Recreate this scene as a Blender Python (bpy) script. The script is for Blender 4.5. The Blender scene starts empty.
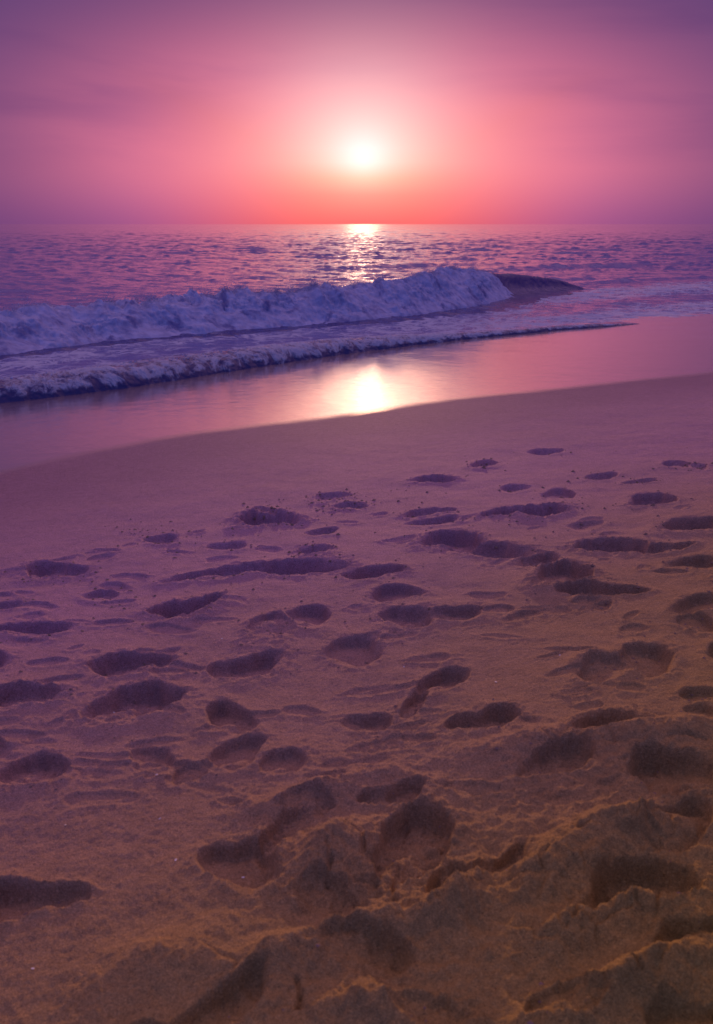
import bpy, math, random
import numpy as np

random.seed(7)
rng = np.random.default_rng(7)
R = math.radians
sc = bpy.context.scene
col = sc.collection

# ------------------------------------------------------------------ camera
CAMZ = 2.5
FPX = 900.0
PITCH = math.atan(288 / FPX)
CX, CY = 356.5, 512.0
cam_d = bpy.data.cameras.new("camera")
cam = bpy.data.objects.new("camera", cam_d)
col.objects.link(cam)
cam.location = (0, 0, CAMZ)
cam.rotation_euler = (R(90) - PITCH, 0, 0)
cam_d.sensor_fit = 'VERTICAL'
cam_d.sensor_height = 36.0
cam_d.lens = FPX * 36.0 / 1024
cam_d.clip_start = 0.05
cam_d.clip_end = 60000
cam_d.dof.use_dof = True
cam_d.dof.focus_distance = 7.0
cam_d.dof.aperture_fstop = 5.6
sc.camera = cam

SUN_EL = R(3.45)
SUN_AZ = R(0.4)
SUN = np.array([math.sin(SUN_AZ) * math.cos(SUN_EL), math.cos(SUN_AZ) * math.cos(SUN_EL), math.sin(SUN_EL)])


# ------------------------------------------------------------------ helpers
def ray(px, py):
    """direction of the view through a point of the photograph"""
    u = (np.asarray(px, float) - CX) / FPX
    v = (CY - np.asarray(py, float)) / FPX
    c, s = math.cos(PITCH), math.sin(PITCH)
    return u, c + v * s, -s + v * c


def on_plane(px, py, z):
    dx, dy, dz = ray(px, py)
    t = (z - CAMZ) / dz
    return np.stack([dx * t, dy * t], -1)


def _hash(ix, iy, seed):
    h = (ix.astype(np.int64) * 374761393 + iy.astype(np.int64) * 668265263 + seed * 1442695041) & 0xFFFFFFFF
    h = ((h ^ (h >> 13)) * 1274126177) & 0xFFFFFFFF
    h = h ^ (h >> 16)
    return h


def gnoise(x, y, seed=0):
    """2-D gradient noise, about -1..1"""
    x0 = np.floor(x); y0 = np.floor(y)
    fx = x - x0; fy = y - y0
    ux = fx * fx * fx * (fx * (fx * 6 - 15) + 10)
    uy = fy * fy * fy * (fy * (fy * 6 - 15) + 10)
    out = []
    for dx, dy in ((0, 0), (1, 0), (0, 1), (1, 1)):
        a = _hash(x0 + dx, y0 + dy, seed) * (2 * math.pi / 4294967296.0)
        out.append(np.cos(a) * (fx - dx) + np.sin(a) * (fy - dy))
    return 1.5 * ((out[0] * (1 - ux) + out[1] * ux) * (1 - uy) + (out[2] * (1 - ux) + out[3] * ux) * uy)


def fbm(x, y, seed=0, octaves=4, gain=0.5, ridged=False):
    s = 0.0; a = 1.0; n = 0.0
    for i in range(octaves):
        g = gnoise(x + 17.3 * i, y - 9.1 * i, seed + i)
        if ridged:
            g = 1 - 2 * np.abs(g)
        s = s + a * g; n += a
        a *= gain; x = x * 2.03; y = y * 2.03
    return s / n


def sstep(a, b, x):
    t = np.clip((x - a) / (b - a), 0, 1)
    return t * t * (3 - 2 * t)


def mesh_obj(name, verts, faces, mat, parent=None, attrs=None, smooth=True):
    verts = np.asarray(verts, np.float32)
    me = bpy.data.meshes.new(name)
    if isinstance(faces, np.ndarray):
        faces = np.ascontiguousarray(faces)
        nf, k = faces.shape
        me.vertices.add(len(verts)); me.vertices.foreach_set("co", verts.ravel())
        me.loops.add(nf * k); me.loops.foreach_set("vertex_index", faces.astype(np.int32).ravel())
        me.polygons.add(nf)
        me.polygons.foreach_set("loop_start", np.arange(0, nf * k, k, dtype=np.int32))
        me.polygons.foreach_set("loop_total", np.full(nf, k, np.int32))
        me.update(calc_edges=True)
    else:
        me.from_pydata([tuple(v) for v in verts], [], faces)
    me.polygons.foreach_set("use_smooth", np.full(len(me.polygons), smooth))
    if attrs:
        for k, v in attrs.items():
            at = me.attributes.new(k, 'FLOAT', 'POINT')
            at.data.foreach_set("value", np.asarray(v, np.float32).ravel())
    me.materials.append(mat)
    me.validate()
    o = bpy.data.objects.new(name, me)
    col.objects.link(o)
    if parent is not None:
        o.parent = parent
    return o


def grid_faces(nr, nc):
    i = np.arange(nr - 1)[:, None] * nc + np.arange(nc - 1)[None, :]
    return np.stack([i, i + 1, i + nc + 1, i + nc], -1).reshape(-1, 4)


def tag(o, label=None, cat=None, group=None, kind=None):
    if label: o['label'] = label
    if cat: o['category'] = cat
    if group: o['group'] = group
    if kind: o['kind'] = kind
    return o


def empty(name, loc=(0, 0, 0)):
    o = bpy.data.objects.new(name, None)
    o.location = loc
    o.empty_display_size = 0.2
    col.objects.link(o)
    return o


class NT:
    """small node-tree helper"""
    def __init__(self, tree):
        self.t = tree; self.n = tree.nodes; self.l = tree.links

    def new(self, typ, **kw):
        nd = self.n.new(typ)
        for k, v in kw.items():
            setattr(nd, k, v)
        return nd

    def put(self, sock, v):
        if isinstance(v, bpy.types.NodeSocket):
            self.l.new(v, sock)
        elif isinstance(v, (tuple, list)) and len(v) == 3 and sock.type == 'RGBA':
            sock.default_value = (*v, 1)
        else:
            sock.default_value = v

    def m(self, op, a, b=None, c=None, clamp=False):
        nd = self.new('ShaderNodeMath', operation=op, use_clamp=clamp)
        for i, v in enumerate((a, b, c)):
            if v is not None:
                self.put(nd.inputs[i], v)
        return nd.outputs[0]

    def vm(self, op, a, b=None, scale=None):
        nd = self.new('ShaderNodeVectorMath', operation=op)
        self.put(nd.inputs[0], a)
        if b is not None: self.put(nd.inputs[1], b)
        if scale is not None: self.put(nd.inputs['Scale'], scale)
        return nd.outputs['Value'] if op in ('DOT_PRODUCT', 'LENGTH', 'DISTANCE') else nd.outputs['Vector']

    def mix(self, f, a, b):
        nd = self.new('ShaderNodeMix', data_type='RGBA')
        self.put(nd.inputs[0], f); self.put(nd.inputs[6], a); self.put(nd.inputs[7], b)
        return nd.outputs[2]

    def step(self, x, a, b, lo=0.0, hi=1.0):
        nd = self.new('ShaderNodeMapRange', interpolation_type='SMOOTHSTEP')
        self.put(nd.inputs[0], x); self.put(nd.inputs[1], a); self.put(nd.inputs[2], b)
        self.put(nd.inputs[3], lo); self.put(nd.inputs[4], hi)
        return nd.outputs[0]

    def noise(self, vec, scale, detail=4, rough=0.5, dist=0.0):
        nd = self.new('ShaderNodeTexNoise')
        self.put(nd.inputs['Vector'], vec)
        nd.inputs['Scale'].default_value = scale
        nd.inputs['Detail'].default_value = detail
        nd.inputs['Roughness'].default_value = rough
        nd.inputs['Distortion'].default_value = dist
        return nd.outputs['Fac']

    def attr(self, name):
        return self.new('ShaderNodeAttribute', attribute_name=name).outputs['Fac']

    def bump(self, h, strength=1.0, dist=0.01, normal=None):
        nd = self.new('ShaderNodeBump')
        nd.inputs['Strength'].default_value = strength
        nd.inputs['Distance'].default_value = dist
        self.put(nd.inputs['Height'], h)
        if normal is not None: self.put(nd.inputs['Normal'], normal)
        return nd.outputs['Normal']


def material(name):
    m = bpy.data.materials.new(name)
    m.use_nodes = True
    t = NT(m.node_tree)
    t.n.clear()
    out = t.new('ShaderNodeOutputMaterial')
    bs = t.new('ShaderNodeBsdfPrincipled')
    t.l.new(bs.outputs[0], out.inputs[0])
    return m, t, bs, out


# ------------------------------------------------------------------ world: dusk sky
w = bpy.data.worlds.new("World")
sc.world = w
w.use_nodes = True
t = NT(w.node_tree)
t.n.clear()
out = t.new('ShaderNodeOutputWorld')
bg = t.new('ShaderNodeBackground')
t.l.new(bg.outputs[0], out.inputs[0])
tc = t.new('ShaderNodeTexCoord').outputs['Generated']
d = t.vm('NORMALIZE', tc)
sep = t.new('ShaderNodeSeparateXYZ'); t.l.new(d, sep.inputs[0])
sx, sy, sz = sep.outputs
DEG = 180 / math.pi
el = t.m('MULTIPLY', t.m('ARCSINE', sz), DEG)
az = t.m('SUBTRACT', t.m('MULTIPLY', t.m('ARCTAN2', sx, sy), DEG), SUN_AZ * DEG)
ang = t.m('MULTIPLY', t.m('ARCCOSINE', t.m('MINIMUM', t.vm('DOT_PRODUCT', d, tuple(SUN)), 1.0)), DEG)
dv = t.m('SUBTRACT', el, SUN_EL * DEG)


def expfall(x, scale, power):
    return t.m('EXPONENT', t.m('MULTIPLY', t.m('POWER', t.m('DIVIDE', x, scale), power), -1.0))


def hyp(a, ka, b, kb):
    a = t.m('MULTIPLY', a, ka); b = t.m('MULTIPLY', b, kb)
    return t.m('SQRT', t.m('ADD', t.m('MULTIPLY', a, a), t.m('MULTIPLY', b, b)))


acc = None


def add(fac, colr):
    global acc
    v = t.vm('SCALE', colr, scale=fac)
    acc = v if acc is None else t.vm('ADD', acc, v)


core = expfall(ang, 1.5, 1.7)
halo = expfall(hyp(az, .98, dv, 1.04), 4.3, 1.5)
wide = expfall(hyp(az, 1 / 17.6, dv, 1 / 7.2), 1.0, 2.4)
add(wide, (.95, .185, .205))
# reddening towards the horizon
accw = t.vm('MULTIPLY', acc, t.mix(t.step(el, -.2, 3.4), t.mix(t.step(t.m('ABSOLUTE', az), 2.0, 16.0), (1, .60, .52), (.66, .58, .95)), (1, 1, 1)))
acc = None
add(halo, (.34, .68, .50))
add(core, (.20, .22, .34))
rp = t.new('ShaderNodeValToRGB')
t.put(rp.inputs[0], t.m('DIVIDE', el, 5.0))
cr = rp.color_ramp
for e in list(cr.elements)[1:]:
    cr.elements.remove(e)
cr.elements[0].position = 0.0; cr.elements[0].color = (1, .05, .06, 1)
for p_, c_ in ((.33, (1, .27, .17)), (.52, (1, .58, .38)), (.70, (1, .92, .86)), (.85, (1, 1, 1))):
    e = cr.elements.new(p_); e.color = (*c_, 1)
accm = t.vm('ADD', accw, t.vm('MULTIPLY', acc, rp.outputs[0]))
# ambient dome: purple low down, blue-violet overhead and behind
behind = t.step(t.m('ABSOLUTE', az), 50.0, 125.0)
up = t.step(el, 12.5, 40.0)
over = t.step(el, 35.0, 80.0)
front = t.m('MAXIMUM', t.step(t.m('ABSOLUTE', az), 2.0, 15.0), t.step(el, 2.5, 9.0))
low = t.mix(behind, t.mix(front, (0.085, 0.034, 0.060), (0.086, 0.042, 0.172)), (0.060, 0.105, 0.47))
high = t.mix(behind, (0.72, 0.37, 0.54), (0.09, 0.14, 0.47))  # upper sky out of view: pink ahead, its colour chosen as fill light
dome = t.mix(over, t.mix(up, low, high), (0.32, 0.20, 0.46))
nish = t.new('ShaderNodeTexSky', sky_type='NISHITA')
nish.sun_disc = False
nish.sun_elevation = SUN_EL
nish.sun_rotation = SUN_AZ
nish.dust_density = 2.0
cmb = t.new('ShaderNodeCombineXYZ')
t.put(cmb.inputs[0], t.m('MULTIPLY', az, .035)); t.put(cmb.inputs[1], t.m('MULTIPLY', el, .20)); cmb.inputs[2].default_value = 3.3
veil = t.step(t.noise(cmb.outputs[0], 1.0, 5, .55, .4), .44, .68)
veil = t.m('MULTIPLY', veil, t.step(hyp(az, .6, dv, 1.0), 3.0, 10.0))
veil = t.m('MULTIPLY', veil, t.step(el, 1.0, 7.0))
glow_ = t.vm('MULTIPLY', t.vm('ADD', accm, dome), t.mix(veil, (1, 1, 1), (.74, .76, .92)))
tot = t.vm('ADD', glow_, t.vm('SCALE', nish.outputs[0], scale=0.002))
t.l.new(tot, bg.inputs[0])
bg.inputs[1].default_value = 1.0
w.cycles.sampling_method = 'MANUAL'
w.cycles.sample_map_resolution = 2048

sun_d = bpy.data.lights.new("sun_light", 'SUN')
sun_o = bpy.data.objects.new("sun_light", sun_d)
col.objects.link(sun_o)
sun_d.energy = 1.5
sun_d.angle = R(2.0)
sun_d.color = (1.0, 0.50, 0.30)
sun_o.rotation_euler = (R(90) - SUN_EL, 0, R(180) - SUN_AZ)
sun_o.location = (0, 0, 30)

# ------------------------------------------------------------------ shore layout
ZW = 0.32
edge_px = np.array([(-60, 482), (0, 470), (50, 459), (100, 449), (150, 439), (200, 431), (250, 424.5), (300, 419), (350, 412.5),
                    (400, 405.5), (450, 399), (500, 393), (550, 388), (600, 383), (650, 378), (713, 371), (790, 362)], float)
foam_px = np.array([(-60, 409), (0, 403), (60, 396), (120, 389), (200, 376), (270, 365), (330, 356), (400, 347), (450, 341),
                    (500, 336), (560, 330), (640, 324), (713, 317), (790, 311)], float)
toe_px = np.array([(-60, 359), (0, 353), (60, 345), (100, 340), (150, 336), (200, 332), (250, 328), (330, 322), (420, 313),
                   (480, 304), (515, 296), (560, 290), (610, 285), (680, 280)], float)
E = on_plane(edge_px[:, 0], edge_px[:, 1], ZW)
F = on_plane(foam_px[:, 0], foam_px[:, 1], 0.0)
T = on_plane(toe_px[:, 0], toe_px[:, 1], 0.0)
SA = R(33.5)
AX = np.array([math.cos(SA), math.sin(SA)])     # along the shore
NX = np.array([-math.sin(SA), math.cos(SA)])    # towards the sea


def curve_tn(P):
    a = P @ AX; n = P @ NX
    o = np.argsort(a)
    return a[o], n[o]


def interp_ext(a, A, Nn):
    """linear interpolation with gentle extension beyond both ends"""
    v = np.interp(a, A, Nn)
    v = v + np.where(a > A[-1], (a - A[-1]) * 0.02, 0) + np.where(a < A[0], (A[0] - a) * -0.03, 0)
    return v


Ea, En = curve_tn(E); Fa, Fn = curve_tn(F); Ta, Tn = curve_tn(T)


def shore(x, y):
    """(distance seaward of the wet edge, width of the wet strip, coordinate along the shore)"""
    a = x * AX[0] + y * AX[1]
    n = x * NX[0] + y * NX[1]
    ne = interp_ext(a, Ea, En)
    nf = np.maximum(interp_ext(a, Fa, Fn), ne + 1.5)
    return n - ne, nf - ne, a


def base_height(x, y):
    n, wdt, a = shore(x, y)
    s = n / wdt
    wet = ZW * (1 - s)
    wet = np.where(s > 1, -0.05 * (n - wdt), wet)
    m = np.minimum(n, 0)
    q = -m
    q8 = np.minimum(q, 8.0)
    dry = ZW + 0.062 * q8 + 0.0035 * q8 * q8 - 0.00035 * np.clip(q8 - 6, 0, 2) ** 3
    dry = dry + .1138 * 2.5 * (1 - np.exp(-np.maximum(q - 8, 0) / 2.5))
    return np.where(n > 0, wet, dry)


def on_ground(px, py):
    z = np.full(np.shape(px), 0.8)
    for _ in range(25):
        P = on_plane(px, py, z)
        z = 0.5 * z + 0.5 * base_height(P[..., 0], P[..., 1])
    return P, z


# ------------------------------------------------------------------ footprints: x, y, width, height in the photo, tilt, depth factor, roughness
PR = [
    (55, 571, 62, 17, 2, 1, .6), (160, 539, 34, 10, 4, 1, .5), (100, 595, 36, 11, 3, 1, .3), (267, 519, 62, 16, 2, 1.2, .8), (265, 510, 24, 6, 0, .8, .5),
    (323, 531, 32, 9, 4, 1, .2), (332, 497, 36, 8, 3, .7, .7), (350, 506, 34, 7, 3, .8, .8), (227, 545, 40, 9, 5, .8, .2), (315, 550, 34, 10, 0, 1, .9),
    (215, 573, 100, 11, 8, .8, .4), (295, 567, 100, 17, 6, 1, .3), (190, 607, 72, 20, 9, 1.2, .6), (308, 617, 46, 24, 0, 1.3, .2), (268, 629, 50, 26, 10, .8, .6),
    (135, 663, 92, 22, 9, 1, .4), (245, 665, 82, 26, 7, 1, .4), (132, 703, 104, 34, 6, 1.1, .4), (231, 718, 54, 36, 0, 1.4, .2), (355, 648, 58, 32, 12, 1, .3),
    (368, 721, 52, 24, 0, 1.1, .4), (18, 698, 92, 26, 6, 1.1, .7), (22, 630, 96, 13, 7, .9, .5), (5, 605, 44, 9, 5, .8, .4), (375, 573, 62, 15, 2, 1.1, .2),
    (-30, 660, 80, 24, 5, 1, .4), (-20, 745, 60, 30, 5, 1, .4),
    (548, 451, 36, 7, 2, 1, .2), (483, 465, 28, 9, 0, 1, .6), (433, 481, 44, 8, 3, 1, .7), (516, 488, 30, 8, 6, .9, .2), (601, 476, 32, 7, 2, .9, .2),
    (558, 494, 34, 12, 0, 1, .2), (678, 465, 30, 7, 0, 1, .2), (699, 467, 20, 6, 0, .9, .4), (640, 481, 34, 5, 4, .7, .5), (652, 500, 46, 13, 2, 1.2, .4),
    (526, 513, 82, 11, 6, 1, .8), (436, 521, 50, 9, 5, .9, .3), (430, 512, 50, 7, 5, .7, .6), (449, 541, 64, 18, 4, 1.2, .5), (488, 550, 82, 15, 2, .9, .2),
    (588, 525, 34, 10, 2, .8, .2), (692, 525, 70, 16, 3, 1.2, .3), (608, 546, 76, 14, 2, 1.1, .5), (668, 548, 54, 9, 5, .8, .7), (536, 560, 44, 14, 3, 1.1, .4),
    (561, 575, 62, 24, 0, 1.3, .6), (601, 591, 88, 14, 1, 1, .4), (602, 605, 22, 10, 0, .9, .2), (692, 563, 54, 16, 0, 1.1, .3), (397, 594, 56, 17, 6, 1, .3),
    (408, 616, 60, 22, 4, 1.2, .4), (455, 612, 66, 16, 2, .9, .4), (700, 604, 52, 20, 3, 1.1, .3), (695, 622, 44, 18, 2, 1, .3), (646, 657, 54, 34, 0, 1.3, .5),
    (606, 668, 62, 28, 6, .9, .7), (438, 682, 58, 26, 20, 1.1, .3), (414, 703, 40, 24, 45, .8, .2), (703, 694, 46, 17, 2, 1.1, .3), (481, 720, 74, 24, 3, 1.2, .5),
    (700, 714, 36, 16, 0, .9, .5), (740, 650, 60, 26, 0, 1, .4), (745, 580, 60, 16, 0, 1, .4),
    (30, 772, 76, 34, 5, 1.1, .5), (28, 900, 104, 42, 8, 1.1, .6), (152, 755, 50, 26, 3, 1, .3), (236, 752, 62, 34, 8, 1.1, .3), (188, 774, 38, 22, 5, 1.1, .2),
    (282, 762, 52, 28, 15, 1, .3), (238, 862, 86, 58, 6, 1.25, .3), (290, 828, 70, 40, 25, .9, .6), (306, 806, 56, 28, 5, .9, .5), (330, 905, 74, 50, -6, .9, .8),
    (368, 900, 50, 42, 0, .9, .5), (556, 762, 84, 36, 10, 1.1, .4), (606, 728, 84, 26, 6, 1, .8), (676, 772, 104, 48, 6, 1.3, .3), (394, 796, 72, 26, 4, 1, .5),
    (408, 850, 92, 84, 20, 1.35, .6), (450, 892, 60, 46, 30, .9, .5), (502, 868, 66, 30, 25, .8, .3), (676, 828, 74, 52, 5, 1.2, .3), (640, 892, 120, 62, 5, 1.25, .5),
    (366, 958, 100, 54, 4, 1.1, .4), (225, 1006, 110, 50, 25, 1, .5), (690, 940, 80, 34, 10, .9, .6), (560, 1010, 90, 34, 10, .7, .8),
    (430, 1015, 80, 30, 0, .7, .8), (690, 1018, 90, 40, 0, 1, .5), (120, 1060, 120, 60, 10, 1, .5), (500, 1080, 120, 60, 10, 1, .6),
]
# low sand heaps thrown up between the nearest prints: x, y, width, height in the photo, tilt, metres high
HEAPS = [(330, 860, 90, 60, 20, .055), (420, 925, 120, 40, 10, .03), (560, 870, 140, 60, 25, .05), (640, 830, 120, 30, 10, .05), (600, 930, 200, 40, 12, .03),
         (660, 735, 140, 24, 8, .035), (460, 905, 60, 50, 40, .04), (300, 955, 160, 40, 15, .03), (520, 745, 120, 26, 10, .02), (640, 985, 170, 50, 18, .05), (170, 960, 160, 50, 20, .02), (360, 1010, 120, 40, 0, .03),
         (330, 790, 160, 22, 14, .022), (270, 625, 50, 18, 8, .02), (590, 660, 44, 16, 10, .02)]


def ground_frame(px, py, wpx, hpx, tilt):
    """centre, axis vectors (world) and half-lengths of an ellipse seen at a point of the photo"""
    P, z = on_ground(np.array(float(px)), np.array(float(py)))
    a = R(tilt)
    ca, sa = math.cos(a), math.sin(a)
    A1, _ = on_ground(np.array(px + .5 * wpx * ca), np.array(py - .5 * wpx * sa))
    A0, _ = on_ground(np.array(px - .5 * wpx * ca), np.array(py + .5 * wpx * sa))
    B1, _ = on_ground(np.array(float(px)), np.array(py - .5 * hpx))
    B0, _ = on_ground(np.array(float(px)), np.array(py + .5 * hpx))
    u = (A1 - A0) * .5; v = (B1 - B0) * .5
    return P, u, v


def ell_coords(X, Y, P, u, v):
    det = u[0] * v[1] - u[1] * v[0]
    dx = X - P[0]; dy = Y - P[1]
    return (dx * v[1] - dy * v[0]) / det, (u[0] * dy - u[1] * dx) / det


# ------------------------------------------------------------------ the sand sheet
ys = [-45, -25, -14, -8, -5, -3.6] + [-2.8 + .08 * i for i in range(36)]
y = .10
while y < 30:
    ys.append(y)
    y += min(max(.0062 if y > .75 else .016, .50 * y * y / 1350), .09 if y > 14 else .045)
ys += [31, 34, 40, 50, 70]
ys = np.array(ys)
nc_in = 920
s_in = np.linspace(-1, 1, nc_in)
s_out = 1 + np.cumsum(.0026 * 1.075 ** np.arange(88))
s_out = np.concatenate([s_out, s_out[-1] * np.array([1.15, 1.4, 1.9, 3, 6])])
S = np.concatenate([-s_out[::-1], s_in, s_out])
half = np.maximum(.43 * np.maximum(ys, 0) + .35, .75)
X = S[None, :] * half[:, None]
Y = np.repeat(ys[:, None], len(S), 1)
Z = base_height(X, Y)
n, wdt, a = shore(X, Y)
edge_wob = .10 * fbm(a * .5, n * .5, 40, 3) + .05 * fbm(a * 2.2, n * 2.2, 41, 2)
dryness = sstep(.2, 4.2, -n) * (1 - .85 * sstep(2.2, 6.0, np.abs(S))[None, :])
near = sstep(3.4, 1.9, Y)
Z = Z + dryness * (.020 * fbm(X * .8, Y * .8, 1, 3) + .011 * fbm(X * 2.3, Y * 2.3, 5, 3))
# wind and foot-worn ripple of the loose sand
Z = Z + dryness * .0032 * fbm(X * 9, Y * 9, 11, 3) * (0.5 + .8 * sstep(-.2, .4, fbm(X * 1.3, Y * 1.3, 13, 2)))
rough = np.zeros_like(Z)
wx = .30 * fbm(X * 5, Y * 5, 21, 3); wy = .30 * fbm(X * 5 + 50, Y * 5 + 20, 23, 3)
fine = fbm(X * 26, Y * 26, 31, 4, .6)
lump = fbm(X * 8 + .6 * wx, Y * 8, 33, 3, .55)
ridg = fbm(X * 13, Y * 13, 36, 4, .55, ridged=True)
ridg_early = fbm(X * 7, Y * 7, 38, 4, .55)
for (px, py, wp, hp, tl, hh) in HEAPS:
    P, u, v = ground_frame(px, py, wp, hp, tl)
    e1, e2 = ell_coords(X, Y, P, u, v)
    r2 = (e1 + wx) ** 2 + (e2 + wy) ** 2
    g = np.exp(-r2 * 1.1)
    Z = Z + hh * 1.5 * g * (1 + .35 * ridg_early)
    rough = np.maximum(rough, g)
er = np.random.default_rng(5)
NPR = len(PR)
EXTRA = []
for _ in range(150):                            # old, half-filled marks and scuffs
    ey = 505 + 300 * er.random() ** 1.2
    sz = .35 + 1.0 * (ey - 450) / 330
    ex = er.uniform(-20, 735)
    ey = max(ey, 575 - .22 * ex)
    EXTRA.append((ex, ey, sz * er.uniform(18, 60), sz * er.uniform(5, 12), er.uniform(-2, 14), er.uniform(.2, .55), er.uniform(.2, .9)))
HOLE = np.zeros_like(Z)
D_EXTRA = [0] * NPR + [1] * len(EXTRA)
# crust broken into clods on the nearest heaps
rc = np.searchsorted(ys, 3.6)
cx_, cy_ = X[:rc] * 11 + 1.2 * wx[:rc], Y[:rc] * 11 + 1.2 * wy[:rc]
ix, iy = np.floor(cx_), np.floor(cy_)
f1d = np.full(cx_.shape, 9.0); f2d = np.full(cx_.shape, 9.0); ch = np.zeros(cx_.shape)
for ddx in (-1, 0, 1):
    for ddy in (-1, 0, 1):
        jx, jy = ix + ddx, iy + ddy
        hx = _hash(jx, jy, 901) / 4294967296.0; hy = _hash(jx, jy, 902) / 4294967296.0; hv = _hash(jx, jy, 903) / 4294967296.0
        dd = np.hypot(cx_ - jx - hx, cy_ - jy - hy)
        closer = dd < f1d
        f2d = np.where(closer, f1d, np.minimum(f2d, dd))
        ch = np.where(closer, hv, ch)
        f1d = np.where(closer, dd, f1d)
clod = (ch - .4) * .020 * sstep(.0, .25, f2d - f1d) - .012 * np.exp(-((f2d - f1d) / .07) ** 2)
cm = rough[:rc] * sstep(3.3, 2.2, Y[:rc]) * sstep(.05, .35, fbm(X[:rc] * 2.1, Y[:rc] * 2.1, 905, 3) + .12)
Z[:rc] = Z[:rc] + cm * clod
for k, (px, py, wp, hp, tl, df, rg) in enumerate(PR + EXTRA):
    P, u, v = ground_frame(px, py, wp * .98, hp * 1.0, tl)
    LA, LB = np.hypot(*u), np.hypot(*v)
    cy0 = P[1]
    rad = max(LA, LB) * 2.4 + .1
    r0 = np.searchsorted(ys, cy0 - rad); r1 = np.searchsorted(ys, cy0 + rad)
    if r1 <= r0: continue
    sl = slice(r0, r1)
    e1, e2 = ell_coords(X[sl], Y[sl], P, u, v)
    wob = .9 * (.75 + .9 * rg)
    ph = k * 1.7
    f1 = e1 + wob * wx[sl] + .10 * np.sin(e2 * 3 + ph)
    f2 = e2 + wob * wy[sl] + .16 * np.sin(e1 * 2.4 + ph) + .12 * f1 * math.sin(ph * 2.1)
    # a foot: wide ball, narrower heel
    wide_end = 1 if (k % 3) else -1
    f2 = f2 / (1 + .16 * wide_end * np.clip(f1, -1, 1) - .10 * np.exp(-(f1 * 2.4) ** 2))
    r = np.sqrt(f1 ** 2 + f2 ** 2)
    if k % 3 != 2 and LA > 1.3 * LB and D_EXTRA[k] == 0:
        ra = np.hypot((f1 - .26 * wide_end) / .76, f2 / 1.02)
        rb = np.hypot((f1 + .60 * wide_end) / .46, (f2 - .1) / .70)
        r = -np.log(np.exp(-7 * ra) + np.exp(-7 * rb)) / 7
    size = min(LA, LB * 1.6)
    D = df * (np.clip(.31 * size, .017, .080) if not D_EXTRA[k] else np.clip(.30 * size, .008, .03))
    # the wall facing the sea is cut steep, the near side is often scuffed out
    far = sstep(-.5, .6, f2)
    soft = (.2, .7, 1.1, .5)[k % 4] * (.25 + .75 * sstep(2.0, 4.5, cy0))
    lo_in = .80 * far + (1 - far) * (.80 - .55 * soft)
    hi_out = 1.0 * far + (1 - far) * (1.0 + .35 * soft)
    q_ = np.clip((hi_out - r) / (hi_out - lo_in), 0, 1)
    floor = q_ * q_ * (3 - 2 * q_)
    tilt_floor = 1 + .35 * np.clip(f1, -1, 1) * wide_end + .40 * np.clip(f2, -1, 1)
    hole = -D * floor * tilt_floor
    if k % 5 in (0, 2, 3):                       # sand that slid back into the print
        hole = hole + D * .62 * np.exp(-((f1 - .25 * math.sin(ph)) / .55) ** 2 - ((f2 + .38) / .34) ** 2)
    rim_side = .55 + .45 * np.sin(np.arctan2(f2, f1) + ph) + .5 * np.clip(-f2, 0, 1)
    rim = D * .09 * np.exp(-((r - 1.2) / .40) ** 2) * rim_side
    # smooth the old ground inside the print, then press it in
    m = sstep(1.05, .6, r)
    HOLE[sl] = np.minimum(HOLE[sl], hole)
    Z[sl] = Z[sl] + rim + m * D * (.14 + .4 * rg) * (.5 * fine[sl] + .6 * lump[sl]) + .26 * D * (ridg[sl]) * (.25 + rg) * np.exp(-((r - .95) / .35) ** 2)
    rough[sl] = np.maximum(rough[sl], rg * np.exp(-((r - 1.0) / .55) ** 2))
Z = Z + HOLE
Z = Z + rough * dryness * (.0075 * ridg + .0045 * fine)
churn = sstep(3.1, 1.8, Y) * (.25 + .75 * sstep(-.35, .2, .7 * fbm(X * 1.6 + 3, Y * 1.6, 61, 2) + .6 * np.clip(X * 1.6 + .35, -1, 1)))
Z = Z + churn * (.022 * fbm(X * 4, Y * 4, 62, 5, .6) + .011 * ridg + .008 * fine)
Z = Z + dryness * (.0022 * fbm(X * 45, Y * 45, 71, 3, .65) * sstep(6, 2, Y) + .0011 * fbm(X * 60, Y * 60, 75, 2))
# wet strip: soft backwash swells
wets = sstep(-.1, .5, n)
Z = Z + wets * (.004 * fbm(a * .9, n * .35, 81, 3) + .0012 * fbm(a * 5, n * 3, 85, 2))
# collapse cracks in the nearest clods
CRACKS = [[(326, 866), (331, 877), (327, 890)], [(352, 842), (362, 850), (364, 862)], [(296, 985), (301, 1000), (297, 1014)], [(399, 868), (392, 900), (396, 918)],
          [(570, 843), (577, 850), (586, 847)], [(310, 852), (322, 848), (336, 846)], [(668, 744), (688, 741), (706, 742)]]
for pts in CRACKS:
    W = [on_ground(np.array(float(p)), np.array(float(q)))[0] for p, q in pts]
    for A, B in zip(W[:-1], W[1:]):
        ab = B - A
        tt = np.clip(((X - A[0]) * ab[0] + (Y - A[1]) * ab[1]) / (ab @ ab), 0, 1)
        dd = np.hypot(X - A[0] - tt * ab[0] + .006 * wx, Y - A[1] - tt * ab[1] + .006 * wy)
        Z = Z - .014 * np.exp(-(dd / .0055) ** 2)
wetv = sstep(-.30, .12, n + edge_wob)
moist = sstep(-3.4, -.6, n + .5 * fbm(a * .4, n * .8, 93, 3))
damp_cast = sstep(-8.7, -3.8, n + .6 * fbm(X * .5, Y * .5, 91, 3))  # damp zone that also carries a mauve dusk cast, growing towards the sea
V = np.stack([X, Y, Z], -1).reshape(-1, 3)
FC = grid_faces(*X.shape)
wetface = (n + edge_wob).reshape(-1)[FC].mean(1) > 0
SAND_X, SAND_Y, SAND_Z = X, Y, Z


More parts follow.
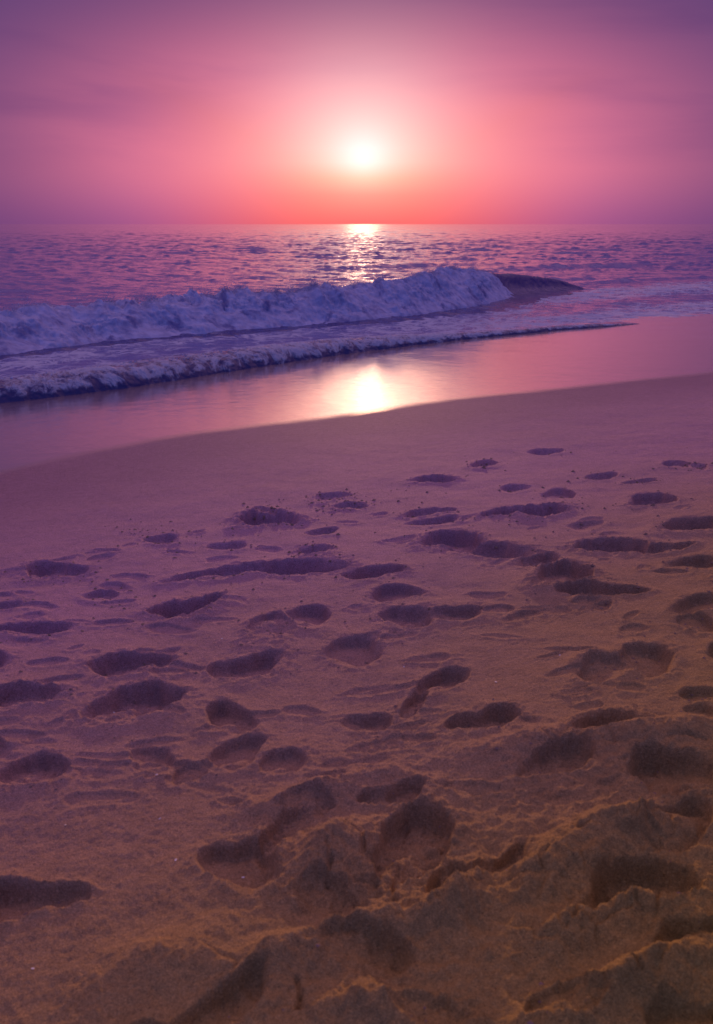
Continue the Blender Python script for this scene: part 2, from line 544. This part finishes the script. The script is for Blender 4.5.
def sand_material():
    m, t, bs, out = material('sand_grains')
    geo = t.new('ShaderNodeNewGeometry').outputs['Position']
    wet = t.attr('wet'); damp_cast_ = t.attr('damp_cast')
    big = t.noise(geo, 1.3, 4, .55)
    mid = t.noise(geo, 16, 4, .6)
    grain = t.noise(geo, 420, 2, .6)
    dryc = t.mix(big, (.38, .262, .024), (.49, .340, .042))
    damp_cast_c = t.mix(big, (.46, .250, .305), (.57, .310, .375))
    c = t.mix(damp_cast_, dryc, damp_cast_c)  # golden near, mauve further off: dusk colour cast painted in along with damp
    c = t.mix(t.step(mid, .35, .75, 0, .35), c, t.vm('SCALE', c, scale=.62))
    c = t.mix(t.step(grain, .30, .72), t.vm('SCALE', c, scale=.62), t.vm('SCALE', c, scale=1.30))
    gr2 = t.noise(geo, 125, 3, .7)
    c = t.mix(t.step(gr2, .32, .70), t.vm('SCALE', c, scale=.84), t.vm('SCALE', c, scale=1.14))
    dark = t.step(t.noise(geo, 150, 1, .5), .68, .74)
    c = t.mix(t.m('MULTIPLY', dark, .5), c, (.05, .035, .03))
    moi = t.attr('moist')
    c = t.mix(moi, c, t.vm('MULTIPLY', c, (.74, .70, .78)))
    c = t.mix(wet, c, (.15, .085, .100))
    t.put(bs.inputs['Base Color'], c)
    rgh = t.m('ADD', t.m('MULTIPLY', moi, -.06), .86)
    t.put(bs.inputs['Specular IOR Level'], t.m('ADD', t.m('ADD', t.m('MULTIPLY', damp_cast_, .18), t.m('MULTIPLY', moi, -.02)), t.m('MULTIPLY', wet, .18)))
    wr = t.m('ADD', .38, t.m('MULTIPLY', t.noise(geo, 2.2, 4, .6), .14))
    mixr = t.new('ShaderNodeMix'); t.put(mixr.inputs[0], wet); t.put(mixr.inputs[2], rgh); t.put(mixr.inputs[3], wr)
    t.put(bs.inputs['Roughness'], mixr.outputs[0])
    t.put(bs.inputs['IOR'], t.m('ADD', 1.36, t.m('MULTIPLY', wet, .60)))
    t.put(bs.inputs['Coat Weight'], wet); bs.inputs['Coat IOR'].default_value = 2.2
    t.put(bs.inputs['Coat Roughness'], t.m('ADD', .05, t.m('MULTIPLY', t.noise(geo, 3.1, 4, .6), .06)))
    fineb = t.noise(geo, 110, 4, .75)
    b1 = t.bump(t.m('ADD', t.m('ADD', t.m('MULTIPLY', grain, .4), fineb), t.m('MULTIPLY', t.noise(geo, 34, 3, .6), 1.2)), 1.0, .0065)
    dry_n = b1
    wn = t.bump(t.m('ADD', t.noise(geo, 26, 4, .65), t.m('MULTIPLY', grain, .4)), .35, .006)
    mixn = t.new('ShaderNodeMix', data_type='VECTOR')
    t.put(mixn.inputs[0], wet); t.put(mixn.inputs[4], dry_n); t.put(mixn.inputs[5], wn)
    t.put(bs.inputs['Normal'], mixn.outputs[1]); t.put(bs.inputs['Coat Normal'], t.bump(t.m('ADD', t.noise(geo, 22, 4, .65), t.m('MULTIPLY', t.noise(geo, 4, 3, .5), 2.0)), .22, .006))
    return m


M_SAND = sand_material()


def submesh(name, mask):
    f = FC[mask]
    used = np.unique(f)
    remap = np.zeros(len(V), np.int64); remap[used] = np.arange(len(used))
    return mesh_obj(name, V[used], remap[f], M_SAND, attrs={'wet': wetv.reshape(-1)[used], 'damp_cast': damp_cast.reshape(-1)[used], 'moist': moist.reshape(-1)[used]})


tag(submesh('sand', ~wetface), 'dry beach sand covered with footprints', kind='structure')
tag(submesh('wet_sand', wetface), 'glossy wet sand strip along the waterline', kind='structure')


def sand_z(x, y):
    """height of the finished sand sheet at a point"""
    r = int(np.clip(np.searchsorted(ys, y) - 1, 0, len(ys) - 2))
    fy = (y - ys[r]) / (ys[r + 1] - ys[r])
    zz = [np.interp(x, SAND_X[q], SAND_Z[q]) for q in (r, r + 1)]
    return float(zz[0] * (1 - fy) + zz[1] * fy)


# ------------------------------------------------------------------ the sea
ys2 = [5.0]
y = 5.0
while y < 20000:
    y += min(max(.05, .30 * y * y / 2250), (.008 if y < 1500 else .03) * y)
    ys2.append(y)
ys2 = np.array(ys2)
s_in = np.linspace(-1, 1, 640)
s_out = np.array([1.01, 1.03, 1.07, 1.13, 1.2, 1.3, 1.45, 1.7, 2.1, 2.8, 4.0, 6])
S2 = np.concatenate([-s_out[::-1], s_in, s_out])
half2 = .45 * ys2 + 1.0
X2 = S2[None, :] * half2[:, None]
Y2 = np.repeat(ys2[:, None], len(S2), 1)
n2, w2, a2 = shore(X2, Y2)
nf2 = n2 - w2                                    # distance seaward of the foam edge
na2 = X2 * NX[0] + Y2 * NX[1]
toe2 = interp_ext(a2, Ta, Tn)
nt2 = na2 - toe2                                 # distance seaward of the breaker's foot
space = np.gradient(ys2)[:, None] * np.ones_like(X2)
Z2 = np.zeros_like(X2)
wr = np.random.default_rng(12)
lam = np.exp(np.linspace(math.log(.5), math.log(14), 80))
for L in lam:
    th = R(wr.normal(215, 26))                   # travelling towards the shore
    k = 2 * math.pi / L
    kx, ky = k * math.sin(th), k * math.cos(th)
    amp = .0085 * L ** .85 * (1.5 if L < 1.4 else 1) if L < 2 else .0085 * 2 ** .85 * (L / 2) ** .05
    amp = amp * (.62 + .8 * sstep(40, 130, Y2) if L > 1.7 else 1.1)
    att = np.exp(-(space * .75 / L) ** 2 * 2)
    pha = kx * X2 + ky * Y2 + wr.uniform(0, 6.28) + .9 * gnoise(X2 / (L * 2.5), Y2 / (L * 2.5), int(L * 100))
    Z2 += amp * att * (.9 - 1.9 * np.abs(np.sin(pha * .5)) + .3 * np.sin(pha))
calm = .24 + .76 * sstep(-1, 9, nt2) + .40 * sstep(12, 20, a2) * sstep(6, -1, nt2)
Z2 *= (.44 + .44 * sstep(30, 90, Y2)) * calm * (.35 + .65 * sstep(0, 2.0, nf2))
# low swell lines further out on the right
for (nn, aa, hw, ln, hh) in [(9, 28, .7, 6, .20), (4.0, 32, .5, 5, .15), (14, 46, 1.0, 9, .26), (24, 6, .8, 7, .14), (1.5, 36, .4, 6, .12), (22, 36, 1.0, 8, .2), (11, 8, .6, 4, .10)]:
    q = (nt2 - nn + .8 * gnoise(a2 * .15, nt2 * 0 + nn, 7))
    q = np.where(q < 0, q / hw, q / (hw * 2.2))
    Z2 += hh * np.exp(-q ** 2) * np.exp(-((a2 - aa) / ln) ** 2)
Z2 += -.02 * sstep(1.0, 0.0, nf2)
# foam density: surf zone between breaker and shore, thin lace behind the swash edge
zone = sstep(-.3, .3, nf2) * np.maximum(sstep(1.6, -.6, nt2), sstep(14, 20, a2) * sstep(11, 7, nf2))
dens = zone * (.24 + .34 * np.exp(-((nf2 - 1.0) / 1.6) ** 2) + .24 * np.exp(-((nt2 + 1.2) / 1.6) ** 2))
right = sstep(12, 20, a2)
dens = dens * (1 - .30 * right) + .46 * right * (np.exp(-((nf2 - 2.6) / 1.9) ** 2) + .9 * np.exp(-((nf2 - 8.5) / 2.4) ** 2)) * sstep(0, .5, nf2)
dens = np.clip(dens + .34 * zone * fbm(a2 * .30, nf2 * .9, 55, 4), 0, 1)
Z2 += .025 * dens * fbm(X2 * 2.6, Y2 * 2.6, 57, 3)


def water_material(name, body=(.14, .115, .33), foam_scale=1.0, lacew=.30):
    m, t, bs, out = material(name)
    geo = t.new('ShaderNodeNewGeometry').outputs['Position']
    dn = t.attr('foam')
    warp = t.new('ShaderNodeTexNoise'); t.put(warp.inputs['Vector'], geo); warp.inputs['Scale'].default_value = 1.1; warp.inputs['Detail'].default_value = 3
    wv = t.vm('ADD', geo, t.vm('SCALE', t.vm('SUBTRACT', warp.outputs['Color'], (.5, .5, .5)), scale=1.1))
    vor = t.new('ShaderNodeTexVoronoi', feature='DISTANCE_TO_EDGE'); t.put(vor.inputs['Vector'], wv); vor.inputs['Scale'].default_value = 2.0 * foam_scale
    vor2 = t.new('ShaderNodeTexVoronoi', feature='DISTANCE_TO_EDGE'); t.put(vor2.inputs['Vector'], wv); vor2.inputs['Scale'].default_value = 6.5 * foam_scale
    lace = t.m('MAXIMUM', t.step(vor.outputs['Distance'], .22, .0), t.m('MULTIPLY', t.step(vor2.outputs['Distance'], .16, .0), .85))
    cloud = t.noise(wv, 1.6 * foam_scale, 6, .65)
    field = t.m('ADD', t.m('MULTIPLY', lace, lacew), t.m('MULTIPLY', cloud, 1.24 - lacew))
    thr = t.m('SUBTRACT', 1.02, t.m('MULTIPLY', dn, .85))
    fm = t.step(t.m('SUBTRACT', field, thr), -.06, .26)
    fm = t.m('MULTIPLY', fm, t.step(dn, .02, .15))
    # ripples too small for the mesh
    r1 = t.noise(geo, 2.4, 4, .6); r2 = t.noise(geo, 9, 3, .6)
    hgt = t.m('ADD', t.m('MULTIPLY', r1, 1.0), t.m('MULTIPLY', r2, .22))
    nrm = t.bump(hgt, .5, .10)
    t.put(bs.inputs['Base Color'], body)
    t.put(bs.inputs['Roughness'], t.m('ADD', .06, t.m('MULTIPLY', t.attr('chop'), .04)))
    bs.inputs['IOR'].default_value = 1.333
    t.put(bs.inputs['Normal'], nrm)
    fo = t.new('ShaderNodeBsdfPrincipled')
    fn = t.noise(geo, 14, 4, .65)
    t.put(fo.inputs['Base Color'], t.mix(fn, (.46, .46, .60), (.70, .70, .80)))
    fo.inputs['Roughness'].default_value = .6
    t.put(fo.inputs['Normal'], t.bump(t.m('ADD', fn, t.m('MULTIPLY', field, 1.5)), .8, .06))
    mx = t.new('ShaderNodeMixShader')
    t.put(mx.inputs[0], t.m('MULTIPLY', fm, .82)); t.l.new(bs.outputs[0], mx.inputs[1]); t.l.new(fo.outputs[0], mx.inputs[2])
    t.l.new(mx.outputs[0], out.inputs[0])
    return m


M_SEA = water_material('sea_water')
keep = (nf2 > -.5)
fc = grid_faces(*X2.shape)
km = keep.reshape(-1)[fc].all(1)
fc = fc[km]
used = np.unique(fc); remap = np.zeros(X2.size, np.int64); remap[used] = np.arange(len(used))
V2 = np.stack([X2, Y2, Z2], -1).reshape(-1, 3)
tag(mesh_obj('sea', V2[used], remap[fc], M_SEA, attrs={'foam': dens.reshape(-1)[used], 'chop': sstep(90, 800, Y2).reshape(-1)[used]}), 'rippled purple sea', kind='structure')


# ------------------------------------------------------------------ foam material for the waves
def foam_material(name, c0, c1, trans=.15, thin=None):
    m, t, bs, out = material(name)
    geo = t.new('ShaderNodeNewGeometry').outputs['Position']
    fn = t.noise(geo, 5, 5, .6)
    cf = t.mix(t.step(fn, .3, .7), c0, c1)
    if thin:                                     # thin patches where the water shows through the foam
        pn = t.noise(t.vm('MULTIPLY', geo, (1.0, 1.0, .45)), 1.9, 5, .62, .6)
        cf = t.mix(t.step(pn, .50, .68), cf, thin)
    t.put(bs.inputs['Base Color'], cf)
    bs.inputs['Roughness'].default_value = .75
    n1 = t.bump(t.m('ADD', fn, t.m('MULTIPLY', t.noise(geo, 38, 4, .7), .20)), .6, .06)
    t.put(bs.inputs['Normal'], n1)
    tr = t.new('ShaderNodeBsdfTranslucent')
    t.put(tr.inputs[0], (.75, .72, .78))
    mx = t.new('ShaderNodeMixShader'); mx.inputs[0].default_value = trans
    t.l.new(bs.outputs[0], mx.inputs[1]); t.l.new(tr.outputs[0], mx.inputs[2])
    t.l.new(mx.outputs[0], out.inputs[0])
    return m


M_FOAM = foam_material('wave_foam', (.42, .40, .60), (.62, .60, .82), thin=(.19, .18, .40))
M_WATER = water_material('wave_water', body=(.045, .030, .170))


def sweep(Tpts, nsamp, prof, heights, width, mod=None):
    """sweep a wave profile (back offset, height fraction) along a foot line; returns grid of points and params"""
    seg = np.hypot(*np.diff(Tpts, axis=0).T)
    L = np.concatenate([[0], np.cumsum(seg)])
    u = np.linspace(0, L[-1], nsamp)
    cx = np.interp(u, L, Tpts[:, 0]); cy = np.interp(u, L, Tpts[:, 1])
    # smooth the foot line
    ker = np.hanning(max(5, nsamp // 25)); ker /= ker.sum()
    pad = len(ker) // 2
    sm = lambda q: np.convolve(np.pad(q, (pad, pad), mode='reflect', reflect_type='odd'), ker, mode='same')[pad:-pad]
    cx, cy = sm(cx), sm(cy)
    tx, ty = np.gradient(cx), np.gradient(cy)
    ln = np.hypot(tx, ty); bx, by = -ty / ln, tx / ln
    H = sm(np.interp(u, L, heights)); Wd = sm(np.interp(u, L, width))
    b, h = prof[:, 0], prof[:, 1]
    Px = cx[:, None] + bx[:, None] * b[None, :] * Wd[:, None]
    Py = cy[:, None] + by[:, None] * b[None, :] * Wd[:, None]
    Pz = H[:, None] * h[None, :]
    return Px, Py, Pz, u, H, L, (bx, by)


def dense(profile, k):
    p = np.array(profile, float)
    s = np.concatenate([[0], np.cumsum(np.hypot(*np.diff(p, axis=0).T))])
    q = np.linspace(0, s[-1], k)
    o = np.stack([np.interp(q, s, p[:, 0]), np.interp(q, s, p[:, 1])], -1)
    ker = np.hanning(max(3, k // 9)); ker /= ker.sum(); pad = len(ker) // 2
    for c in (0, 1):
        o[:, c] = np.convolve(np.pad(o[:, c], (pad, pad), mode='reflect', reflect_type='odd'), ker, mode='same')[pad:-pad]
    return o


def grid_normals(Px, Py, Pz):
    P = np.stack([Px, Py, Pz], -1)
    a = np.gradient(P, axis=0); b = np.gradient(P, axis=1)
    nn = np.cross(a, b)
    nn /= np.linalg.norm(nn, axis=-1, keepdims=True) + 1e-9
    return nn


# ---- breaker
crest_px = np.array([(-60, 318), (0, 314), (60, 306), (120, 301), (150, 302), (200, 296), (230, 289), (290, 289), (340, 286), (400, 281), (440, 277), (470, 271),
                     (490, 267.5), (515, 270), (545, 274), (575, 279), (610, 282), (680, 280)], float)


def crest_height(px, ty_px, back):
    """height of a crest seen at (px, crest row) standing 'back' metres behind the foot"""
    foot = on_plane(px, np.interp(px, toe_px[:, 0], toe_px[:, 1]), 0.0)
    dist = foot[..., 1] + back
    row = np.interp(px, crest_px[:, 0], crest_px[:, 1])
    dx, dy, dz = ray(px, row)
    return CAMZ + dz / dy * dist


H_toe = crest_height(toe_px[:, 0], None, 1.0)
xs_f = np.array([-60, 0, 30, 60, 100, 130, 150, 180, 205, 230, 260, 290, 330, 370, 400, 420, 440, 460, 480, 497, 515, 535, 560, 585, 610, 650, 680], float)
T_f = on_plane(xs_f, np.interp(xs_f, toe_px[:, 0], toe_px[:, 1]), 0.0)
H_f = np.maximum(crest_height(xs_f, None, 1.0), .10) * np.interp(xs_f, [380, 480], [.88, 1.0])
H_f[xs_f == 585] = .16; H_f[xs_f == 610] = .02; H_f[xs_f > 620] = -.12
# extend out of frame on the left
inn = xs_f <= 612
xs_f, T_f, H_f = xs_f[inn], T_f[inn], H_f[inn]
T_l = T_f[0] + (T_f[0] - T_f[2]) / np.hypot(*(T_f[0] - T_f[2])) * 7.0
T_all = np.vstack([T_l, T_f]); H_all = np.concatenate([[H_f[0] * .8], H_f])
xs_all = np.concatenate([[-300], xs_f])

wave = empty('breaking_wave', (float(T_f[10][0]), float(T_f[10][1]), 0))
tag(wave, 'large breaking wave with a white foam front and a smooth dark right shoulder', 'wave')


def local(V, root):
    return V - np.array(root.location)[None, :]


# water core with the unbroken shoulder
prof_w = dense([(-1.5, -.14), (-.8, -.02), (-.1, .05), (.35, .18), (.62, .50), (.78, .80), (.95, .97), (1.15, .99), (1.5, .86), (2.2, .52), (3.2, .2), (4.4, 0), (5.4, -.15)], 90)
core_scale = np.where(xs_all < 470, .82, np.where(xs_all < 520, .95, 1.0))
Px, Py, Pz, u, H, L, bv = sweep(T_all, 620, prof_w, H_all * core_scale, np.clip(H_all * np.where(xs_all < 505, 1.05, .92), .25, 1.05))
nn = grid_normals(Px, Py, Pz)
dsp = .034 * fbm(u[:, None] * 1.5 + np.arange(90)[None, :] * .03 + 0 * Px, np.arange(90)[None, :] * .05 + 0 * Px, 101, 4) + .010 * fbm(u[:, None] * 5 + 0 * Px, np.arange(90)[None, :] * .25 + 0 * Px, 105, 3)
Px = Px + nn[..., 0] * dsp; Py = Py + nn[..., 1] * dsp; Pz = Pz + nn[..., 2] * dsp
fo_at = np.interp(u, L, np.where(xs_all < 515, .35, np.where(xs_all < 520, .16, 0)))[:, None] * np.exp(-((np.arange(90)[None, :] - 18) / 14.0) ** 2)
Pz = Pz - .45 * np.clip((u - (u[-1] - 4.0)) / 4.0, 0, 1)[:, None] ** 1.5
mesh_obj('wave_face', local(np.stack([Px, Py, Pz], -1).reshape(-1, 3), wave), grid_faces(*Px.shape)[:, ::-1], M_WATER, wave, {'foam': fo_at})

# tumbling white water
prof_f = dense([(-.42, -.10), (-.30, .05), (-.10, .17), (.10, .36), (.30, .58), (.52, .80), (.78, .96), (1.02, 1.0), (1.25, .93), (1.55, .78), (1.9, .6)], 120)
sel = xs_all <= 515
Tf2, Hf2, xf2 = T_all[sel], H_all[sel].copy(), xs_all[sel]
Px, Py, Pz, u, H, L, bv = sweep(Tf2, 1100, prof_f, Hf2, np.ones(len(xf2)))
nn = grid_normals(Px, Py, Pz)
jj = np.arange(120)[None, :] / 119.0
uu = u[:, None] + 0 * Px
vv = jj * 3.0 + 0 * Px
big = fbm(uu * .8, vv * .9, 111, 3)
med = fbm(uu * 2.4 + .4 * big, vv * 1.5, 114, 4, .52)
calmf = .35 + .85 * sstep(-.25, .35, fbm(uu * .7, vv * 1.1, 171, 3))
bil = calmf * (1 - np.abs(fbm(uu * 6.0, vv * 3.2, 118, 4, .6)) * 2)
env = np.interp(u, [u[0], u[-1] - 4.5, u[-1] - 2.0, u[-1] - .7, u[-1]], [1, 1, .8, .45, .0])[:, None]     # thins out where the lip has not broken
mid = np.sin(np.pi * np.clip(jj, 0, 1)) ** .6
crest = np.exp(-((jj - .62) / .12) ** 2)
dsp = env * mid * (.02 + .26 * big + .20 * med * calmf + .08 * bil) - (1 - env) * (.20 + .16 * med)
Px = Px + nn[..., 0] * dsp; Py = Py + nn[..., 1] * dsp; Pz = Pz + nn[..., 2] * dsp * .8
Pz = Pz + env * crest * (.26 * np.clip(fbm(uu * 2.2, vv * 0, 121, 5, .7), -.3, 1) + .07 * fbm(uu * 14, vv * 4, 125, 3))
mesh_obj('foam_front', local(np.stack([Px, Py, Pz], -1).reshape(-1, 3), wave), grid_faces(*Px.shape)[:, ::-1], M_FOAM, wave)
crest_line = np.stack([Px, Py, Pz], -1)[np.arange(len(u)), np.argmax(Pz, 1)]
# spray: flecks of water thrown above the crest and off the front, too many to count
ico = np.array([(1, 0, 0), (-1, 0, 0), (0, 1, 0), (0, -1, 0), (0, 0, 1), (0, 0, -1)], float)
icf = np.array([(0, 2, 4), (2, 1, 4), (1, 3, 4), (3, 0, 4), (2, 0, 5), (1, 2, 5), (3, 1, 5), (0, 3, 5)])


def blobs(points, radii):
    k = len(points)
    sc3 = radii[:, None] * (.7 + .6 * rng.random((k, 3)))
    v = points[:, None, :] + ico[None] * sc3[:, None, :]
    f = icf[None] + (np.arange(k) * 6)[:, None, None]
    return v.reshape(-1, 3), f.reshape(-1, 3)


plume = np.clip(fbm(u * .9, u * 0 + 2.2, 131, 4, .7) + .25, 0, 1) ** 2 * np.interp(u, [u[0], u[-1] - 1, u[-1]], [1, 1, 0])
idx = rng.choice(len(u), 14000, p=plume / plume.sum())
hgt = rng.exponential(.075, 14000) * (.4 + 1.6 * plume[idx])
pts = crest_line[idx] + np.stack([rng.normal(0, .05, 14000), rng.normal(0, .10, 14000), hgt], -1)
v, f = blobs(pts, np.clip(rng.exponential(.004, 14000) + .003, 0, .016))
sp = mesh_obj('spray', local(v, wave), f, M_FOAM, wave)
sp['kind'] = 'stuff'

# ---- shore wave: a low foaming surge running up the sand
xs_s = np.array([-60, 0, 30, 60, 90, 120, 160, 200, 240, 270, 300, 330, 365, 400, 425, 450, 475, 500, 530, 560, 600, 640, 680, 713, 760], float)
T_s = on_plane(xs_s, np.interp(xs_s, foam_px[:, 0], foam_px[:, 1]), 0.0)
hp = np.interp(xs_s, [-60, 0, 100, 200, 300, 360, 420, 460, 500, 560, 640, 713, 760], [26, 25, 24, 22, 18, 15, 10.5, 7.5, 5.5, 4, 2.4, 2, 2])
dist = T_s[:, 1]
H_s = hp / FPX * dist * .80
T_sl = T_s[0] + (T_s[0] - T_s[2]) / np.hypot(*(T_s[0] - T_s[2])) * 4.0
cut = xs_s <= 645
T_s, H_s, xs_s = T_s[cut], H_s[cut], xs_s[cut]
H_s[-1] = .01
T_sa = np.vstack([T_sl, T_s]); H_sa = np.concatenate([[H_s[0]], H_s])
W_sa = np.clip(H_sa * 2.2, .2, 1)
surge = empty('shore_wave', (float(T_s[9][0]), float(T_s[9][1]), 0))
tag(surge, 'low foaming wave with a dark sandy front running up onto the wet sand', 'wave')
prof_s = dense([(-.10, -.25), (-.04, .0), (.02, .25), (.10, .50), (.22, .74), (.42, .92), (.7, 1.0), (1.1, .9), (1.7, .62), (2.4, .34), (3.2, .1), (3.8, -.15)], 110)
Px, Py, Pz, u, H, L, bv = sweep(T_sa, 1100, prof_s, H_sa, W_sa)
# the foot line wanders a little
nn = grid_normals(Px, Py, Pz)
jj = np.arange(110)[None, :] / 109.0
uu = u[:, None] + 0 * Px; vv = jj * 2.6 + 0 * Px
lo = fbm(uu * .9, vv * .6, 141, 3)
foot = .16 * fbm(uu * .7, 0 * vv, 140, 3) + .06 * fbm(uu * 3, 0 * vv, 143, 2)
med = fbm(uu * 4.0, vv * 3.0, 144, 4, .6)
fin = fbm(uu * 12, vv * 9, 148, 3, .6)
hs = np.interp(u, L, H_sa)[:, None]
dsp = hs * np.sin(np.pi * jj) ** .5 * (.22 * lo + .13 * med + .05 * fin)
Px = Px + nn[..., 0] * dsp + bv[0][:, None] * foot * (hs / .3) ; Py = Py + nn[..., 1] * dsp + bv[1][:, None] * foot * (hs / .3); Pz = Pz + nn[..., 2] * dsp
top = sstep(.07, .16, jj + .03 * med) * sstep(1.0, .6, jj)
fa = np.clip(.30 + .34 * med + top * (.34 + .25 * lo) + .12 * fbm(uu * .6, vv * 0, 151, 2) + .22 * sstep(.03, .0, jj), 0, 1)
fa = fa * np.interp(u, L, np.clip(H_sa / .12, .75, 1))[:, None]
M_SURGE = water_material('surge_water', body=(.060, .046, .150), foam_scale=2.6, lacew=.12)
mesh_obj('wave_front', local(np.stack([Px, Py, Pz], -1).reshape(-1, 3), surge), grid_faces(*Px.shape)[:, ::-1], M_SURGE, surge, {'foam': fa})
# foam clumps heaped on its back
k = 2600
iu = rng.choice(len(u), k, p=np.clip(hs[:, 0], .03, 1) / np.clip(hs[:, 0], .03, 1).sum())
ij = np.clip(rng.normal(46, 15, k), 22, 95).astype(int)
clump = fbm(uu * 2.0, vv * 2.5, 161, 3)
ok = clump[iu, ij] > -.05
iu, ij = iu[ok], ij[ok]
pts = np.stack([Px, Py, Pz], -1)[iu, ij]
v, f = blobs(pts, (.007 + .014 * rng.random(len(pts)) ** 2) * np.clip(hs[iu, 0] / .28, .3, 1))
fo = mesh_obj('foam_clumps', local(v, surge), f, M_FOAM, surge)
fo['kind'] = 'stuff'

# ------------------------------------------------------------------ sand crumbs kicked out round the prints
pos = []
dens_spots = [(p[0], p[1], p[2], p[3], p[6]) for p in PR] + [(330, 500, 140, 14, 1), (300, 560, 160, 30, .5), (120, 610, 130, 26, .9), (190, 540, 120, 24, .7), (440, 540, 180, 40, .4),
                                                        (520, 515, 160, 16, .8), (140, 530, 60, 20, .5), (60, 575, 90, 20, .5), (560, 470, 220, 40, .35), (480, 690, 200, 60, .35)]
for (px, py, wp, hp_, rg) in dens_spots:
    P, uu_, vv_ = ground_frame(px, py, wp, hp_, 4)
    m = int(12 + 60 * rg)
    q = rng.normal(0, .75, (m, 2))
    pos.append(P[None] + q[:, :1] * uu_[None] + q[:, 1:] * vv_[None])
pos = np.vstack(pos)
pos = pos[(pos[:, 1] > 1.0)]
nn_, _, _ = shore(pos[:, 0], pos[:, 1])
pos = pos[(nn_ < -.8) & (rng.random(len(pos)) < np.interp(pos[:, 1], [2, 3.5], [.12, 1]))]
zz = np.array([sand_z(x, y) for x, y in pos])
rad = np.clip(rng.exponential(.0030, len(pos)) + .0018, 0, .012) * np.clip(pos[:, 1] / 5, .55, 1.3)
v, f = blobs(np.stack([pos[:, 0], pos[:, 1], zz], -1), rad)
v[:, 2] = np.repeat(zz, 6) + (v[:, 2] - np.repeat(zz, 6)) * .7 + np.repeat(rad, 6) * .1
m, t, bs, out = material('sand_crumb')
geo = t.new('ShaderNodeNewGeometry').outputs['Position']
t.put(bs.inputs['Base Color'], t.mix(t.noise(geo, 90, 2), (.20, .12, .085), (.36, .23, .16)))
bs.inputs['Roughness'].default_value = .9
tag(mesh_obj('sand_crumbs', v, f, m, smooth=False), 'small crumbs of sand scattered around the footprints', kind='stuff')

# ------------------------------------------------------------------ bits of shell lying on the sand
m, t, bs, out = material('shell')
geo = t.new('ShaderNodeNewGeometry').outputs['Position']
t.put(bs.inputs['Base Color'], t.mix(t.noise(geo, 260, 3, .6), (.66, .58, .52), (.86, .82, .78)))
bs.inputs['Roughness'].default_value = .35
M_SHELL = m


def shell_mesh(seed):
    """a broken, ribbed and cupped scallop fragment with thickness"""
    r = np.random.default_rng(seed)
    na, nr_ = 22, 7
    span = R(r.uniform(95, 150))
    vs = []
    for side in (1, -1):
        for i in range(nr_):
            for j in range(na):
                aa = -span / 2 + span * j / (na - 1)
                edge = 1 - .22 * abs(gnoise(np.array(j * .33 + seed), np.array(1.7 * seed), seed)) - (.25 if (j > na * .75 and seed % 2) else 0)
                rr = (.08 + .92 * i / (nr_ - 1)) * edge
                z = .30 * math.sin(min(rr, 1) * 1.7) * math.cos(aa * .8) + .03 * math.cos(aa * 22) * rr + side * .03
                vs.append((rr * math.sin(aa), rr * math.cos(aa) - .5, z))
    o = nr_ * na
    fs = []
    for i in range(nr_ - 1):
        for j in range(na - 1):
            q = i * na + j
            fs.append((q, q + 1, q + na + 1, q + na))
            fs.append((o + q + na, o + q + na + 1, o + q + 1, o + q))
    ring = [j for j in range(na)] + [i * na + na - 1 for i in range(1, nr_)] + [(nr_ - 1) * na + j for j in range(na - 2, -1, -1)] + [i * na for i in range(nr_ - 2, 0, -1)]
    for p, q in zip(ring, ring[1:] + ring[:1]):
        fs.append((q, p, o + p, o + q))
    return np.array(vs), fs


SHELLS = [
    (65, 825, .0065, 'white shell fragment on smooth sand below the round print at the left edge'),
    (176, 863, .0070, 'white shell fragment just left of the deep oval footprint in the foreground'),
    (243, 869, .0060, 'white shell fragment lying on the floor of the deep oval foreground footprint'),
    (157, 776, .0060, 'tiny white shell fragment just below the small print left of the cluster of prints'),
    (33, 970, .0060, 'white shell fragment on the smooth sand at lower left below the long edge print'),
    (222, 639, .0070, 'white shell fragment on flat sand above the footprint right of the long pair'),
    (113, 700, .0070, 'white shell fragment on the left half of the large long footprint at left'),
    (496, 681, .0075, 'white shell fragment on open sand right of the slanted footprint in the middle'),
    (493, 701, .0060, 'white shell fragment just above the wide shallow footprint right of centre'),
    (404, 666, .0055, 'white shell fragment on bare sand up and left of the slanted middle footprint'),
    (560, 655, .0055, 'white shell fragment on bare sand left of the rough double footprint'),
    (160, 820, .0050, 'tiny white shell fragment on open sand above the deep oval foreground footprint'),
]
for i, (px, py, s, lab) in enumerate(SHELLS):
    P, _ = on_ground(np.array(float(px)), np.array(float(py)))
    vs, fs = shell_mesh(i + 3)
    o = mesh_obj('shell_fragment', vs * s, fs, M_SHELL)
    o.location = (P[0], P[1], sand_z(P[0], P[1]) + s * .12)
    o.rotation_euler = (R(rng.uniform(-25, 25)), R(rng.uniform(-25, 25)), rng.uniform(0, 6.28))
    tag(o, lab, 'shell', 'bits of shell on the sand')

# ------------------------------------------------------------------ render look
sc.render.engine = 'CYCLES'
sc.cycles.use_denoising = True
sc.cycles.max_bounces = 6
sc.cycles.diffuse_bounces = 3
sc.cycles.glossy_bounces = 3
sc.cycles.sample_clamp_indirect = 2.0
sc.cycles.sample_clamp_direct = 2.0
vs_ = sc.view_settings
vs_.view_transform = 'Standard'
vs_.look = 'None'
vs_.gamma = 1.0
vs_.exposure = 0.0
vs_.use_curve_mapping = False
